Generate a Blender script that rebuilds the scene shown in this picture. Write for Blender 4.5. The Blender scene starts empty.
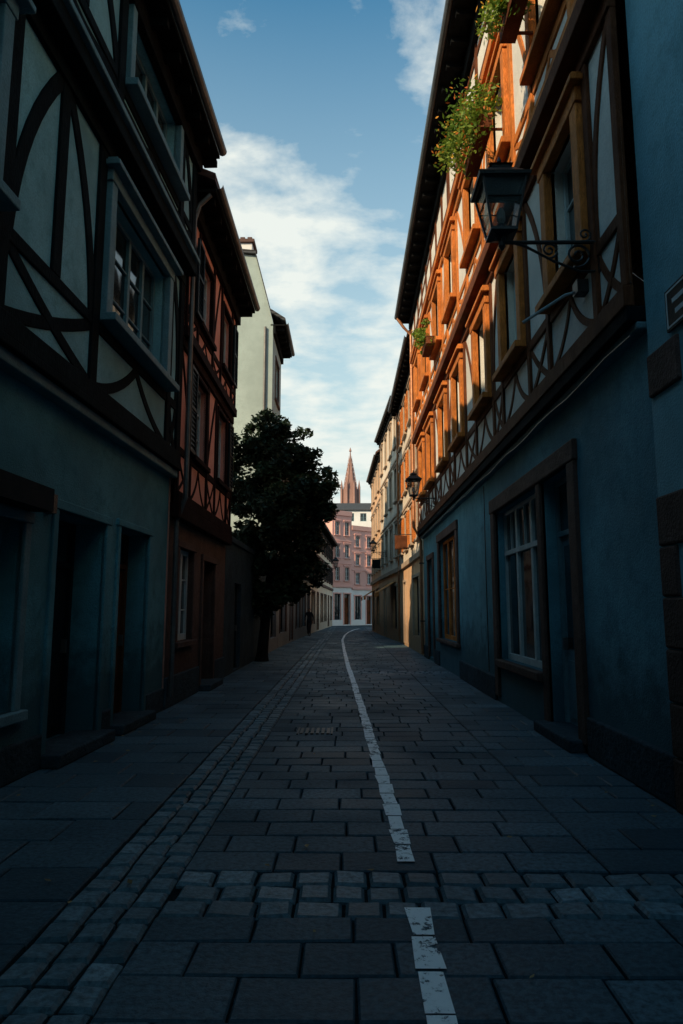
import bpy, bmesh, math, random
from mathutils import Vector, Matrix
R = random.Random(7)
C = bpy.data.collections.new("street"); bpy.context.scene.collection.children.link(C)

# ------------------------------------------------------------------ materials
def newmat(name):
    m = bpy.data.materials.new(name); m.use_nodes = True
    nt = m.node_tree; b = nt.nodes["Principled BSDF"]
    return m, nt, b
def N(nt, t, **k):
    n = nt.nodes.new(t)
    for a, v in k.items():
        if a in n.inputs: n.inputs[a].default_value = v
        else: setattr(n, a, v)
    return n
def mixrgb(nt, fac, a, b, blend='MIX'):
    m = nt.nodes.new('ShaderNodeMix'); m.data_type = 'RGBA'; m.blend_type = blend
    for sock, v in ((m.inputs[0], fac), (m.inputs[6], a), (m.inputs[7], b)):
        if hasattr(v, 'links') or isinstance(v, bpy.types.NodeSocket): nt.links.new(v, sock)
        elif isinstance(v, (int, float)): sock.default_value = v
        else: sock.default_value = (*v, 1)
    return m.outputs[2]
def ramp(nt, src, p0, p1, c0=(0,0,0), c1=(1,1,1)):
    r = nt.nodes.new('ShaderNodeValToRGB'); e = r.color_ramp.elements
    e[0].position = p0; e[1].position = p1
    e[0].color = (*c0, 1); e[1].color = (*c1, 1)
    nt.links.new(src, r.inputs[0]); return r.outputs[0]
def surf(name, col, var=.35, rough=.85, bump=.25, fine=45, big=.9, dirt=0, spec=.15, metal=0, stretch=None):
    m, nt, b = newmat(name); L = nt.links.new
    tc = N(nt, 'ShaderNodeTexCoord'); co = tc.outputs['Object']
    if stretch:
        mp = N(nt, 'ShaderNodeMapping'); mp.inputs['Scale'].default_value = stretch
        L(co, mp.inputs[0]); cf = mp.outputs[0]
    else: cf = co
    n1 = N(nt, 'ShaderNodeTexNoise', Scale=big, Detail=4., Roughness=.62); L(co, n1.inputs['Vector'])
    n2 = N(nt, 'ShaderNodeTexNoise', Scale=float(fine), Detail=2., Roughness=.6); L(cf, n2.inputs['Vector'])
    n3 = N(nt, 'ShaderNodeTexNoise', Scale=big*6, Detail=4., Roughness=.7); L(cf, n3.inputs['Vector'])
    dk = tuple(c*(1-var) for c in col); lt = tuple(min(1, c*(1+var*.6)) for c in col)
    c = mixrgb(nt, ramp(nt, n1.outputs[0], .35, .68), dk, lt)
    c = mixrgb(nt, ramp(nt, n3.outputs[0], .5, .75), c, tuple(x*(1-var) for x in col))
    c = mixrgb(nt, ramp(nt, n2.outputs[0], .45, .8), c, dk)
    if dirt:
        sx = N(nt, 'ShaderNodeSeparateXYZ'); L(co, sx.inputs[0])
        ad = N(nt, 'ShaderNodeMath', operation='MULTIPLY_ADD'); L(n3.outputs[0], ad.inputs[0]); ad.inputs[1].default_value = -1.4
        L(sx.outputs[2], ad.inputs[2])
        f = ramp(nt, ad.outputs[0], 0, .75, (dirt,)*3, (0, 0, 0))
        c = mixrgb(nt, f, c, tuple(x*.3 for x in col))
    L(c, b.inputs['Base Color'])
    L(ramp(nt, n3.outputs[0], .3, .8, (rough*.8,)*3, (min(1, rough*1.1),)*3), b.inputs['Roughness'])
    b.inputs['Specular IOR Level'].default_value = spec; b.inputs['Metallic'].default_value = metal
    bp = N(nt, 'ShaderNodeBump', Strength=bump, Distance=.02)
    ad2 = N(nt, 'ShaderNodeMath', operation='MULTIPLY_ADD'); L(n3.outputs[0], ad2.inputs[0]); ad2.inputs[1].default_value = 1.2; L(n2.outputs[0], ad2.inputs[2])
    L(ad2.outputs[0], bp.inputs['Height']); L(bp.outputs[0], b.inputs['Normal'])
    return m
def tile_mat(name, col):
    m, nt, b = newmat(name); L = nt.links.new
    tc = N(nt, 'ShaderNodeTexCoord')
    w = N(nt, 'ShaderNodeTexWave', Scale=2.2, Distortion=.6, Detail=2.); w.bands_direction = 'Z'; L(tc.outputs['Object'], w.inputs[0])
    n = N(nt, 'ShaderNodeTexNoise', Scale=4., Detail=3.); L(tc.outputs['Object'], n.inputs['Vector'])
    c = mixrgb(nt, ramp(nt, n.outputs[0], .3, .7), tuple(x*.5 for x in col), col)
    L(c, b.inputs['Base Color']); b.inputs['Roughness'].default_value = .8
    bp = N(nt, 'ShaderNodeBump', Strength=.8, Distance=.04); L(w.outputs[0], bp.inputs['Height']); L(bp.outputs[0], b.inputs['Normal'])
    return m
def glass_mat(name, col=(.008, .012, .014), rough=.06, clear=0):
    m, nt, b = newmat(name); L = nt.links.new
    tc = N(nt, 'ShaderNodeTexCoord')
    n = N(nt, 'ShaderNodeTexNoise', Scale=1.6, Detail=2.); L(tc.outputs['Object'], n.inputs['Vector'])
    c = mixrgb(nt, ramp(nt, n.outputs[0], .45, .6), col, tuple(x*4 for x in col))
    L(c, b.inputs['Base Color']); b.inputs['Roughness'].default_value = rough
    b.inputs['Specular IOR Level'].default_value = .7
    bp = N(nt, 'ShaderNodeBump', Strength=.12, Distance=.05); L(n.outputs[0], bp.inputs['Height']); L(bp.outputs[0], b.inputs['Normal'])
    if clear:
        tr = N(nt, 'ShaderNodeBsdfTransparent'); mx = N(nt, 'ShaderNodeMixShader'); mx.inputs[0].default_value = clear
        L(b.outputs[0], mx.inputs[1]); L(tr.outputs[0], mx.inputs[2]); L(mx.outputs[0], nt.nodes['Material Output'].inputs[0])
    return m
def attr_mat(name, base, alt, rough=.6, bump=.3, fine=30, spec=.4, trans=0):
    m, nt, b = newmat(name); L = nt.links.new
    at = N(nt, 'ShaderNodeAttribute'); at.attribute_name = 'tone'
    c = mixrgb(nt, at.outputs['Fac'], base, alt)
    if bump:
        tc = N(nt, 'ShaderNodeTexCoord')
        n = N(nt, 'ShaderNodeTexNoise', Scale=float(fine), Detail=4., Roughness=.65); L(tc.outputs['Object'], n.inputs['Vector'])
        n2 = N(nt, 'ShaderNodeTexNoise', Scale=.7, Detail=4.); L(tc.outputs['Object'], n2.inputs['Vector'])
        c = mixrgb(nt, ramp(nt, n.outputs[0], .35, .75), c, tuple(x*.45 for x in base))
        c = mixrgb(nt, ramp(nt, n2.outputs[0], .5, .75, (0,0,0), (.6,.6,.6)), c, tuple(x*.5 for x in base))
        L(ramp(nt, n2.outputs[0], .3, .7, (rough*.8,)*3, (min(1, rough*1.25),)*3), b.inputs['Roughness'])
        bp = N(nt, 'ShaderNodeBump', Strength=bump, Distance=.012); L(n.outputs[0], bp.inputs['Height']); L(bp.outputs[0], b.inputs['Normal'])
    else: b.inputs['Roughness'].default_value = rough
    L(c, b.inputs['Base Color'])
    b.inputs['Specular IOR Level'].default_value = spec
    if trans:
        tr = N(nt, 'ShaderNodeBsdfTranslucent'); L(c, tr.inputs[0])
        mx = N(nt, 'ShaderNodeMixShader'); mx.inputs[0].default_value = trans
        L(b.outputs[0], mx.inputs[1]); L(tr.outputs[0], mx.inputs[2]); L(mx.outputs[0], nt.nodes['Material Output'].inputs[0])
    return m

M = {}
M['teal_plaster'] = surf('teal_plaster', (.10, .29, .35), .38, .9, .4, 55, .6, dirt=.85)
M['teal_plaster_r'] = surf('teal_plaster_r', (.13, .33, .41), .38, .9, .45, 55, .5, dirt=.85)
M['blue_plaster'] = surf('blue_plaster', (.26, .52, .60), .3, .9, .4, 50, .5, dirt=.7)
M['sage_infill'] = surf('sage_infill', (.25, .48, .53), .3, .9, .35, 50, .8)
M['cream_infill'] = surf('cream_infill', (.76, .74, .68), .2, .9, .4, 50, .9)
M['salmon_infill'] = surf('salmon_infill', (.80, .36, .28), .2, .9, .35, 50, .9, dirt=.6)
M['green_plaster'] = surf('green_plaster', (.38, .47, .45), .2, .9, .25, 30, .5, dirt=.5)
M['cream_plaster'] = surf('cream_plaster', (.78, .67, .53), .2, .9, .3, 40, .6, dirt=.7)
M['ochre_plaster'] = surf('ochre_plaster', (.74, .46, .27), .2, .9, .3, 40, .6, dirt=.7)
M['pink_plaster'] = surf('pink_plaster', (.80, .45, .39), .12, .9, .2, 30, .3)
M['grey_plaster'] = surf('grey_plaster', (.30, .33, .35), .2, .9, .3, 40, .4, dirt=.6)
M['white_plaster'] = surf('white_plaster', (.78, .78, .77), .12, .9, .2, 40, .4)
M['dark_timber'] = surf('dark_timber', (.010, .016, .019), .4, .9, .6, 30, 2, stretch=(3, 3, .7), spec=.03)
M['red_timber'] = surf('red_timber', (.03, .015, .014), .4, .9, .6, 30, 2, stretch=(3, 3, .7), spec=.03)
M['orange_timber'] = surf('orange_timber', (.66, .21, .045), .45, .75, .7, 26, 2, stretch=(3, 3, .6))
M['brown_timber'] = surf('brown_timber', (.16, .055, .025), .45, .8, .7, 26, 2, stretch=(3, 3, .6), spec=.08)
M['sandstone'] = surf('sandstone', (.13, .078, .065), .35, .9, .6, 35, 1.4, dirt=.5)
M['light_stone'] = surf('light_stone', (.46, .35, .26), .25, .9, .4, 35, 1.4, dirt=.5)
M['grey_frame'] = surf('grey_frame', (.15, .27, .31), .25, .7, .4, 40, 2)
M['white_frame'] = surf('white_frame', (.50, .57, .58), .2, .6, .25, 40, 2)
M['dark_paint'] = surf('dark_paint', (.012, .022, .028), .3, .6, .2, 30, 2, spec=.1)
M['plinth'] = surf('plinth', (.04, .065, .08), .35, .9, .7, 18, 1.5, spec=.05)
M['iron'] = surf('iron', (.014, .016, .017), .3, .45, .3, 60, 4, spec=.5)
M['zinc'] = surf('zinc', (.14, .14, .14), .3, .5, .2, 20, 2, metal=.5)
M['copper_pipe'] = surf('copper_pipe', (.36, .17, .09), .3, .5, .2, 20, 2, metal=.4)
M['soffit'] = surf('soffit', (.012, .013, .014), .4, .9, .4, 20, 2, spec=.03)
M['tiles'] = tile_mat('tiles', (.12, .055, .04))
M['slate'] = tile_mat('slate', (.06, .065, .07))
M['glass'] = glass_mat('glass')
M['lamp_glass'] = glass_mat('lamp_glass', (.05, .06, .06), .12, .55)
M['lamp_core'] = surf('lamp_core', (.6, .58, .52), .1, .5, .05, 40, 2)
M['awning_orange'] = surf('awning_orange', (.78, .28, .06), .15, .8, .1, 60, 1)
M['awning_dark'] = surf('awning_dark', (.012, .018, .022), .2, .8, .1, 60, 1, spec=.05)
M['red_stone'] = surf('red_stone', (.35, .21, .18), .25, .9, .3, .8, .05)
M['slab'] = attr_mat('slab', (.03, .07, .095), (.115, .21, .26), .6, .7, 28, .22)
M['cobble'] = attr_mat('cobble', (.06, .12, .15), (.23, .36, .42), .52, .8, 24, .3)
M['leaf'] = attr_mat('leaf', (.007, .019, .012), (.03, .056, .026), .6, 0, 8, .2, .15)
M['leaf2'] = attr_mat('leaf2', (.08, .17, .02), (.28, .38, .05), .6, 0, 8, .3, .35)
M['petal'] = attr_mat('petal', (.6, .14, .03), (.85, .55, .06), .7, 0, 8, .3, .3)
M['bark'] = surf('bark', (.02, .02, .019), .4, .95, 1, 20, 4, spec=.03)
M['joint'] = surf('joint', (.010, .017, .021), .3, .95, .8, 60, 3, spec=.03)

# ------------------------------------------------------------------ builder
def mesh_obj(name, verts, faces, mat, parent=None, bevel=0, smooth=False, tone=None, recalc=True):
    me = bpy.data.meshes.new(name); me.from_pydata(verts, [], faces)
    if recalc:
        bm = bmesh.new(); bm.from_mesh(me); bmesh.ops.recalc_face_normals(bm, faces=bm.faces); bm.to_mesh(me); bm.free()
    if mat: me.materials.append(mat)
    if tone is not None:
        a = me.attributes.new('tone', 'FLOAT', 'FACE'); a.data.foreach_set('value', tone)
    if smooth:
        for p in me.polygons: p.use_smooth = True
    o = bpy.data.objects.new(name, me); C.objects.link(o)
    if parent: o.parent = parent
    if bevel:
        md = o.modifiers.new('b', 'BEVEL'); md.width = bevel; md.segments = 2; md.limit_method = 'ANGLE'
    return o
def empty(name):
    e = bpy.data.objects.new(name, None); C.objects.link(e); return e
BX = [(0,1,3,2),(4,6,7,5),(0,4,5,1),(2,3,7,6),(0,2,6,4),(1,5,7,3)]
class Asm:
    def __init__(s, name): s.name = name; s.p = {}; s.bev = {}
    def add(s, part, mat, v, f):
        V, F = s.p.setdefault((part, mat), ([], [])); o = len(V)
        V.extend(v); F.extend([tuple(i+o for i in q) for q in f])
    def finish(s):
        e = empty(s.name)
        for (part, mat), (v, f) in s.p.items():
            bev = {'timber': .012, 'frame': .006, 'surround': .012, 'stone': .02, 'trim': .015}.get(part, 0)
            mesh_obj(part, v, f, M[mat], e, bev)
        return e
    def tube(s, part, mat, pts, r, n=8):
        pts = [Vector(p) for p in pts]; v = []; f = []
        rs = r if isinstance(r, (list, tuple)) else [r]*len(pts)
        up = Vector((0, 0, 1))
        for i, p in enumerate(pts):
            t = (pts[min(i+1, len(pts)-1)]-pts[max(i-1, 0)]).normalized()
            a = t.cross(up)
            if a.length < .05: a = t.cross(Vector((0, 1, 0)))
            a.normalize(); b = t.cross(a)
            for k in range(n):
                q = p+rs[i]*(math.cos(2*math.pi*k/n)*a+math.sin(2*math.pi*k/n)*b); v.append(tuple(q))
        for i in range(len(pts)-1):
            for k in range(n):
                f.append((i*n+k, i*n+(k+1) % n, (i+1)*n+(k+1) % n, (i+1)*n+k))
        f.append(tuple(range(n))); f.append(tuple(range((len(pts)-1)*n, len(pts)*n)))
        s.add(part, mat, v, f)
class House(Asm):
    def frame(s, P0, P1, side, sb=None):
        s.P0 = Vector(P0); t = (Vector(P1)-s.P0); s.len = t.length; s.t = t.normalized()
        s.n = Vector((s.t.y, -s.t.x)) if side == 'L' else Vector((-s.t.y, s.t.x))
        s.sb = P0[1] if sb is None else sb; return s
    def P(s, a, d, z):
        q = s.P0+s.t*(a-s.sb)+s.n*d; return (q.x, q.y, z)
    def box(s, part, mat, a0, a1, z0, z1, d0, d1, j=0):
        v = []
        for a in (a0, a1):
            for d in (d0, d1):
                for z in (z0, z1): v.append(s.P(a+R.uniform(-j, j), d, z+R.uniform(-j, j)))
        s.add(part, mat, v, BX)
    def ribbon(s, part, mat, pts, w, d0, d1):
        n = len(pts); v = []; f = []
        for i, (a, z) in enumerate(pts):
            a0, z0 = pts[max(0, i-1)]; a1, z1 = pts[min(n-1, i+1)]
            l = math.hypot(a1-a0, z1-z0); na, nz = -(z1-z0)/l*w/2, (a1-a0)/l*w/2
            for sg in (-1, 1):
                for d in (d0, d1): v.append(s.P(a+sg*na, d, z+sg*nz))
        for i in range(n-1):
            b = i*4; c = b+4
            f += [(b, b+1, c+1, c), (b+3, b+2, c+2, c+3), (b+1, b+3, c+3, c+1), (b+2, b, c, c+2)]
        f += [(0, 2, 3, 1), (4*n-4, 4*n-3, 4*n-1, 4*n-2)]
        s.add(part, mat, v, f)
    def brace(s, mat, a0, z0, a1, z1, bow, w, d0, d1, n=8):
        dx, dz = a1-a0, z1-z0; l = math.hypot(dx, dz)
        pts = []
        for i in range(n+1):
            t = i/n; k = bow*4*t*(1-t)
            pts.append((a0+dx*t-dz/l*k, z0+dz*t+dx/l*k))
        s.ribbon('timber', mat, pts, w, d0, d1)
    def wall(s, mat, a0, a1, z0, z1, ops, d=0, depth=.25, part='walls'):
        sa = sorted({a0, a1, *[o[0] for o in ops], *[o[1] for o in ops]})
        sz = sorted({z0, z1, *[o[2] for o in ops], *[o[3] for o in ops]})
        sa = [x for x in sa if a0-1e-6 <= x <= a1+1e-6]; sz = [x for x in sz if z0-1e-6 <= x <= z1+1e-6]
        for i in range(len(sa)-1):
            for k in range(len(sz)-1):
                ca, cz = (sa[i]+sa[i+1])/2, (sz[k]+sz[k+1])/2
                if any(o[0] < ca < o[1] and o[2] < cz < o[3] for o in ops): continue
                s.add(part, mat, [s.P(sa[i], d, sz[k]), s.P(sa[i+1], d, sz[k]), s.P(sa[i+1], d, sz[k+1]), s.P(sa[i], d, sz[k+1])], [(0, 1, 2, 3)])
        for o in ops:
            e = d-depth
            for (x0, y0, x1, y1) in ((o[0], o[2], o[1], o[2]), (o[1], o[2], o[1], o[3]), (o[1], o[3], o[0], o[3]), (o[0], o[3], o[0], o[2])):
                s.add(part, mat, [s.P(x0, d, y0), s.P(x1, d, y1), s.P(x1, e, y1), s.P(x0, e, y0)], [(0, 1, 2, 3)])
            s.add('interior', 'dark_paint', [s.P(o[0], e, o[2]), s.P(o[1], e, o[2]), s.P(o[1], e, o[3]), s.P(o[0], e, o[3])], [(0, 1, 2, 3)])
    def window(s, o, d, mat='white_frame', cols=2, rows=3, rec=.12, fw=.06, thin=.03):
        a0, a1, z0, z1 = o; f = d-rec; b = f-.06
        s.box('frame', mat, a0, a0+fw, z0, z1, b, f); s.box('frame', mat, a1-fw, a1, z0, z1, b, f)
        s.box('frame', mat, a0+fw, a1-fw, z0, z0+fw*1.3, b, f-.003); s.box('frame', mat, a0+fw, a1-fw, z1-fw, z1, b, f-.003)
        for i in range(1, cols):
            a = a0+(a1-a0)*i/cols; w = fw*.7
            s.box('frame', mat, a-w, a+w, z0+fw*1.3, z1-fw, b+.005, f+.008)
        for k in range(1, rows):
            z = z0+(z1-z0)*k/rows
            s.box('frame', mat, a0+fw, a1-fw, z-thin/2, z+thin/2, b+.012, f-.012)
        s.box('window_glass', 'glass', a0+fw*.5, a1-fw*.5, z0+fw*.5, z1-fw*.5, b+.01, b+.02)
    def surround(s, o, d, w, pr, mat, sill=.08, hood=0, part='surround'):
        a0, a1, z0, z1 = o
        s.box(part, mat, a0-w, a0, z0, z1, d-.05, d+pr); s.box(part, mat, a1, a1+w, z0, z1, d-.05, d+pr)
        s.box(part, mat, a0-w-.03, a1+w+.03, z1, z1+w*.9, d-.05, d+pr+.012)
        if sill: s.box(part, mat, a0-w-.06, a1+w+.06, z0-.1, z0, d-.05, d+pr+sill)
        if hood:
            s.box(part, mat, a0-w-.12, a1+w+.12, z1+w*.9, z1+w*.9+.07, d-.05, d+pr+hood)
            s.box(part, mat, a0-w-.07, a1+w+.07, z1+w*.9+.07, z1+w*.9+.13, d-.05, d+pr+hood*.6)
    def shutter(s, a0, a1, z0, z1, d, mat):
        s.box('frame', mat, a0, a0+.05, z0, z1, d, d+.045); s.box('frame', mat, a1-.05, a1, z0, z1, d, d+.045)
        for z in (z0, (z0+z1)/2, z1-.06): s.box('frame', mat, a0+.05, a1-.05, z, z+.06, d, d+.042)
        k = int((z1-z0)/.09)
        for i in range(k):
            z = z0+.06+(z1-z0-.12)*i/k
            s.add('shutter_slats', mat, [s.P(a0+.05, d+.035, z), s.P(a1-.05, d+.035, z), s.P(a1-.05, d+.008, z+.07), s.P(a0+.05, d+.008, z+.07)], [(0, 1, 2, 3)])
        s.box('shutter_slats', mat, a0+.05, a1-.05, z0, z1, d-.004, d+.004)
    def panel_door(s, o, d, mat, transom=0, glazed=False, rec=.22):
        a0, a1, z0, z1 = o; f = d-rec; zt = z1-transom
        s.box('frame', mat, a0, a0+.07, z0, z1, f-.06, f); s.box('frame', mat, a1-.07, a1, z0, z1, f-.06, f)
        s.box('frame', mat, a0+.07, a1-.07, z1-.07, z1, f-.06, f-.004)
        if transom:
            s.box('frame', mat, a0+.07, a1-.07, zt-.07, zt, f-.06, f-.004)
            s.box('window_glass', 'glass', a0+.06, a1-.06, zt, z1-.06, f-.05, f-.04)
            s.box('frame', mat, (a0+a1)/2-.02, (a0+a1)/2+.02, zt, z1-.07, f-.05, f-.012)
        else: zt = z1
        c0, c1 = a0+.08, a1-.08
        s.box('door_leaf', mat, c0, c1, z0+.01, zt-.08, f-.07, f-.045)
        for (q0, q1) in ((z0+.12, z0+.85), (z0+1.0, zt-.2)):
            for b0, b1 in ((c0+.1, (c0+c1)/2-.05), ((c0+c1)/2+.05, c1-.1)):
                if glazed and q0 > .9: s.box('window_glass', 'glass', b0, b1, q0, q1, f-.05, f-.035)
                else: s.box('frame', mat, b0, b1, q0, q1, f-.05, f-.028)
        s.box('door_handle', 'zinc', c1-.1, c1-.07, z0+.98, z0+1.14, f-.05, f+.03)
    def body(s, a0, a1, prof, mat, roofmat, thick=.14, zb=0, over=.12):
        n = len(prof); wallp = [(0 if i == 0 else prof[i][0], prof[i][1]) for i in range(n)]
        back = prof[-1][0]
        for a in (a0, a1):
            v = [s.P(a, 0, zb)]+[s.P(a, d, z-.02) for d, z in wallp]+[s.P(a, back, zb)]
            s.add('gable_walls', mat, v, [tuple(range(len(v)))])
        s.add('gable_walls', mat, [s.P(a0, back, zb), s.P(a1, back, zb), s.P(a1, back, prof[-1][1]), s.P(a0, back, prof[-1][1])], [(0, 1, 2, 3)])
        for i in range(n-1):
            (d0, z0), (d1, z1) = prof[i], prof[i+1]; v = []
            for a in (a0-over, a1+over):
                v += [s.P(a, d0, z0), s.P(a, d0, z0+thick), s.P(a, d1, z1), s.P(a, d1, z1+thick)]
            s.add('roof', roofmat, v, BX)
    def eave(s, a0, a1, over, z, d=0, gut='zinc', raft=.6):
        s.box('soffit', 'soffit', a0, a1, z-.12, z-.06, d-.1, over-.02)
        s.box('trim', 'soffit', a0, a1, z-.45, z-.12, d-.02, d+.1)
        x = a0+.2
        while x < a1: s.box('rafters', 'soffit', x, x+.1, z-.24, z-.12, d+.1, over-.08); x += raft
        v = []; f = []; k = 6
        for i, a in enumerate((a0, a1)):
            for t in range(k+1):
                an = math.pi*t/k; v.append(s.P(a, over+.03-math.cos(an)*.08, z+.02-math.sin(an)*.09))
        for t in range(k): f.append((t, t+1, k+2+t, k+1+t))
        s.add('gutter', gut, v, f)
    def timber(s, mat, a0, a1, z0, z1, wins, d, rail, bw=.15, curved=.12, under=True):
        pr = d+.04; db = d-.03
        s.box('timber', mat, a0, a1, z0, z0+.2, db, pr+.03, .008); s.box('timber', mat, a0, a1, z1-.18, z1, db, pr+.02, .008)
        lo, hi = z0+.2, z1-.18
        ws = sorted(wins); edges = [a0]
        for w in ws: edges += [w[0], w[1]]
        edges.append(a1)
        for i in range(0, len(edges), 2):
            g0, g1 = edges[i], edges[i+1]
            if g1-g0 < .3: continue
            p0 = g0 if i == 0 else g0+.02; p1 = g1
            s.box('timber', mat, p0, p0+bw, lo, hi, db, pr+R.uniform(-.006, .006), .008)
            s.box('timber', mat, p1-bw-.02, p1-.02, lo, hi, db, pr+R.uniform(-.006, .006), .008)
            q0, q1 = p0+bw, p1-bw-.02
            if q1-q0 > .25:
                s.box('timber', mat, q0, q1, rail-.07, rail+.07, db, pr-.012, .006)
                if q1-q0 > 1.6:
                    m = (q0+q1)/2; s.box('timber', mat, m-bw/2, m+bw/2, rail+.07, hi, db, pr-.008, .006); halves = ((q0, m-bw/2, 1), (m+bw/2, q1, -1))
                else: halves = ((q0, q1, 1 if i % 4 else -1),)
                for h0, h1, sg in halves:
                    if sg > 0: s.brace(mat, h0, rail+.07, h1, hi, curved, bw*.85, db, pr-.018)
                    else: s.brace(mat, h1, rail+.07, h0, hi, -curved, bw*.85, db, pr-.018)
                s.brace(mat, q0, rail-.07, q1, lo, -.05, bw*.7, db, pr-.022); s.brace(mat, q0, lo, q1, rail-.07, -.05, bw*.7, db, pr-.026)
        if under:
            for w in ws:
                s.box('timber', mat, w[0], w[1], rail-.08, rail+.06, db, pr-.012, .004)
                m = (w[0]+w[1])/2
                s.brace(mat, w[0], lo, m, rail-.08, -.1, bw*.65, db, pr-.02); s.brace(mat, w[1], lo, m, rail-.08, .1, bw*.65, db, pr-.024)

def prof(over, ez, depth, ridge):
    return [(over, ez), (-depth/2, ridge), (-depth, ez)]

# ------------------------------------------------------------------ L1 teal half-timbered house (left)
h = House('half_timbered_house'); h.frame((-3.36, 1.0), (-2.995, 11.3), 'L')
sw = (4.3, 6.6, .65, 2.45); d1 = (7.3, 8.65, 0.1, 2.68); d2 = (9.15, 10.35, .1, 2.72); sw2 = (1.6, 3.4, .7, 2.5)
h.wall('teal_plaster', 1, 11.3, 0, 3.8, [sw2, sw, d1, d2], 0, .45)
h.window(sw, 0, 'grey_frame', 2, 1, .2, .08); h.window(sw2, 0, 'grey_frame', 2, 1, .2, .08)
h.surround(sw, 0, .12, .03, 'grey_frame', .05)
h.panel_door(d1, 0, 'dark_paint', .5, rec=.38); h.panel_door(d2, 0, 'brown_timber', .45, rec=.3)
h.box('stone', 'plinth', 7.2, 8.75, 0, .14, -.3, .22); h.box('stone', 'plinth', 9.05, 10.45, 0, .13, -.3, .2)
for a, b in ((1, 7.2), (8.75, 9.05), (10.45, 11.3)): h.box('stone', 'plinth', a, b, 0, .35, -.02, .035, .004)
h.surround(d1, 0, .12, .03, 'teal_plaster', 0); h.surround(d2, 0, .1, .03, 'teal_plaster', 0)
h.box('sign_board', 'awning_dark', 4.1, 6.75, 2.57, 2.8, .02, .22)
h.box('intercom', 'iron', 6.98, 7.1, 2.6, 2.8, .0, .09)
h.box('trim', 'grey_frame', 1, 11.3, 3.8, 3.92, -.02, .14); h.box('trim', 'dark_timber', 1, 11.3, 3.92, 4.02, -.02, .2)
w1 = [(2.9, 5.3, 5.15, 6.9), (8.0, 10.3, 5.15, 6.9)]; J = .12
h.wall('sage_infill', 1, 11.3, 4.02, 7.5, w1, J, .3)
h.timber('dark_timber', 1, 11.3, 4.02, 7.4, [(a-.2, b+.2) for a, b, _, _ in w1], J, 4.98, .2, .16)
for o in w1:
    h.window(o, J, 'grey_frame', 4, 3, .16, .06); h.surround(o, J, .17, .09, 'grey_frame', .14, .12)
h.box('trim', 'dark_timber', 1, 11.3, 7.4, 7.62, .05, .36); h.box('trim', 'grey_frame', 1, 11.3, 7.62, 7.7, .05, .42)
J2 = .28; w2 = [(2.9, 5.2, 8.3, 9.45), (8.0, 10.1, 8.3, 9.45)]
h.wall('sage_infill', 1, 11.3, 7.7, 9.9, w2, J2, .3)
h.timber('dark_timber', 1, 11.3, 7.7, 9.75, [(a-.2, b+.2) for a, b, _, _ in w2], J2, 8.15, .2, .1)
for o in w2:
    h.window(o, J2, 'grey_frame', 4, 2, .16, .06); h.surround(o, J2, .15, .08, 'grey_frame', .12)
h.body(1, 11.3, prof(.7, 9.86, 9, 12.0), 'sage_infill', 'tiles'); h.eave(1, 11.42, .7, 9.86, J2)
h.finish()

# ------------------------------------------------------------------ L2 salmon half-timbered house
h = House('half_timbered_house'); h.frame((-2.98, 11.34), (-2.95, 16.5), 'L')
wA = (12.0, 13.1, 1.05, 2.7); dA = (14.0, 15.2, .1, 2.6)
h.wall('sandstone', 11.34, 16.5, 0, 3.15, [wA, dA], 0, .35)
h.window(wA, 0, 'white_frame', 2, 3, .08, .09); h.surround(wA, 0, .14, .04, 'sandstone', .06); h.surround(dA, 0, .14, .04, 'sandstone', 0)
h.panel_door(dA, 0, 'brown_timber', .4); h.box('stone', 'plinth', 11.34, 13.8, 0, .5, -.02, .04)
h.box('stone', 'plinth', 15.4, 16.5, 0, .5, -.02, .04); h.box('stone', 'plinth', 13.9, 15.3, 0, .12, -.3, .25)
h.box('trim', 'red_timber', 11.34, 16.5, 3.15, 3.4, -.02, .16)
w1 = [(12.45, 13.5, 4.45, 6.0), (14.7, 15.7, 4.45, 6.0)]; w2 = [(12.45, 13.5, 7.05, 8.45), (14.7, 15.7, 7.05, 8.45)]
for z0, z1, ws, J in ((3.4, 6.35, w1, .08), (6.35, 9.2, w2, .14)):
    h.wall('salmon_infill', 11.34, 16.5, z0, z1, ws, J, .25)
    h.timber('red_timber', 11.34, 16.5, z0, z1, [(a-.1, b+.1) for a, b, _, _ in ws], J, ws[0][2]-.12, .1, .05)
    for i, o in enumerate(ws):
        h.window(o, J, 'white_frame', 2, 3, .1, .05); h.surround(o, J, .09, .05, 'red_timber', .06)
        w = .48
        if i == 0: h.shutter(o[0]-.1-w, o[0]-.1, o[2]-.03, o[3]+.03, J+.06, 'dark_paint')
        else: h.shutter(o[1]+.1, o[1]+.1+w, o[2]-.03, o[3]+.03, J+.06, 'dark_paint')
h.body(11.34, 16.5, prof(.62, 9.25, 8, 11.2), 'salmon_infill', 'tiles', over=.05); h.eave(11.45, 16.6, .62, 9.25, .14)
h.tube('downpipe', 'zinc', [h.P(11.5, .5, 9.1), h.P(11.5, .3, 8.9), h.P(11.5, .22, 8.6), h.P(11.5, .22, 3.5), h.P(11.5, .08, 3.1), h.P(11.5, .08, .2)], .045)
h.finish()

# ------------------------------------------------------------------ L3 garden wall
h = House('garden_wall'); h.frame((-2.95, 16.5), (-2.95, 26), 'L')
g = (18.0, 19.1, .05, 2.3)
h.wall('plinth', 16.52, 25.98, 0, 3.3, [g], 0, .2); h.panel_door(g, 0, 'dark_paint', 0, rec=.1)
h.box('stone', 'plinth', 16.52, 25.98, 3.3, 3.45, -.35, .06); h.box('walls', 'plinth', 16.52, 25.98, 0, 3.3, -.3, -.22)
h.finish()

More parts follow.
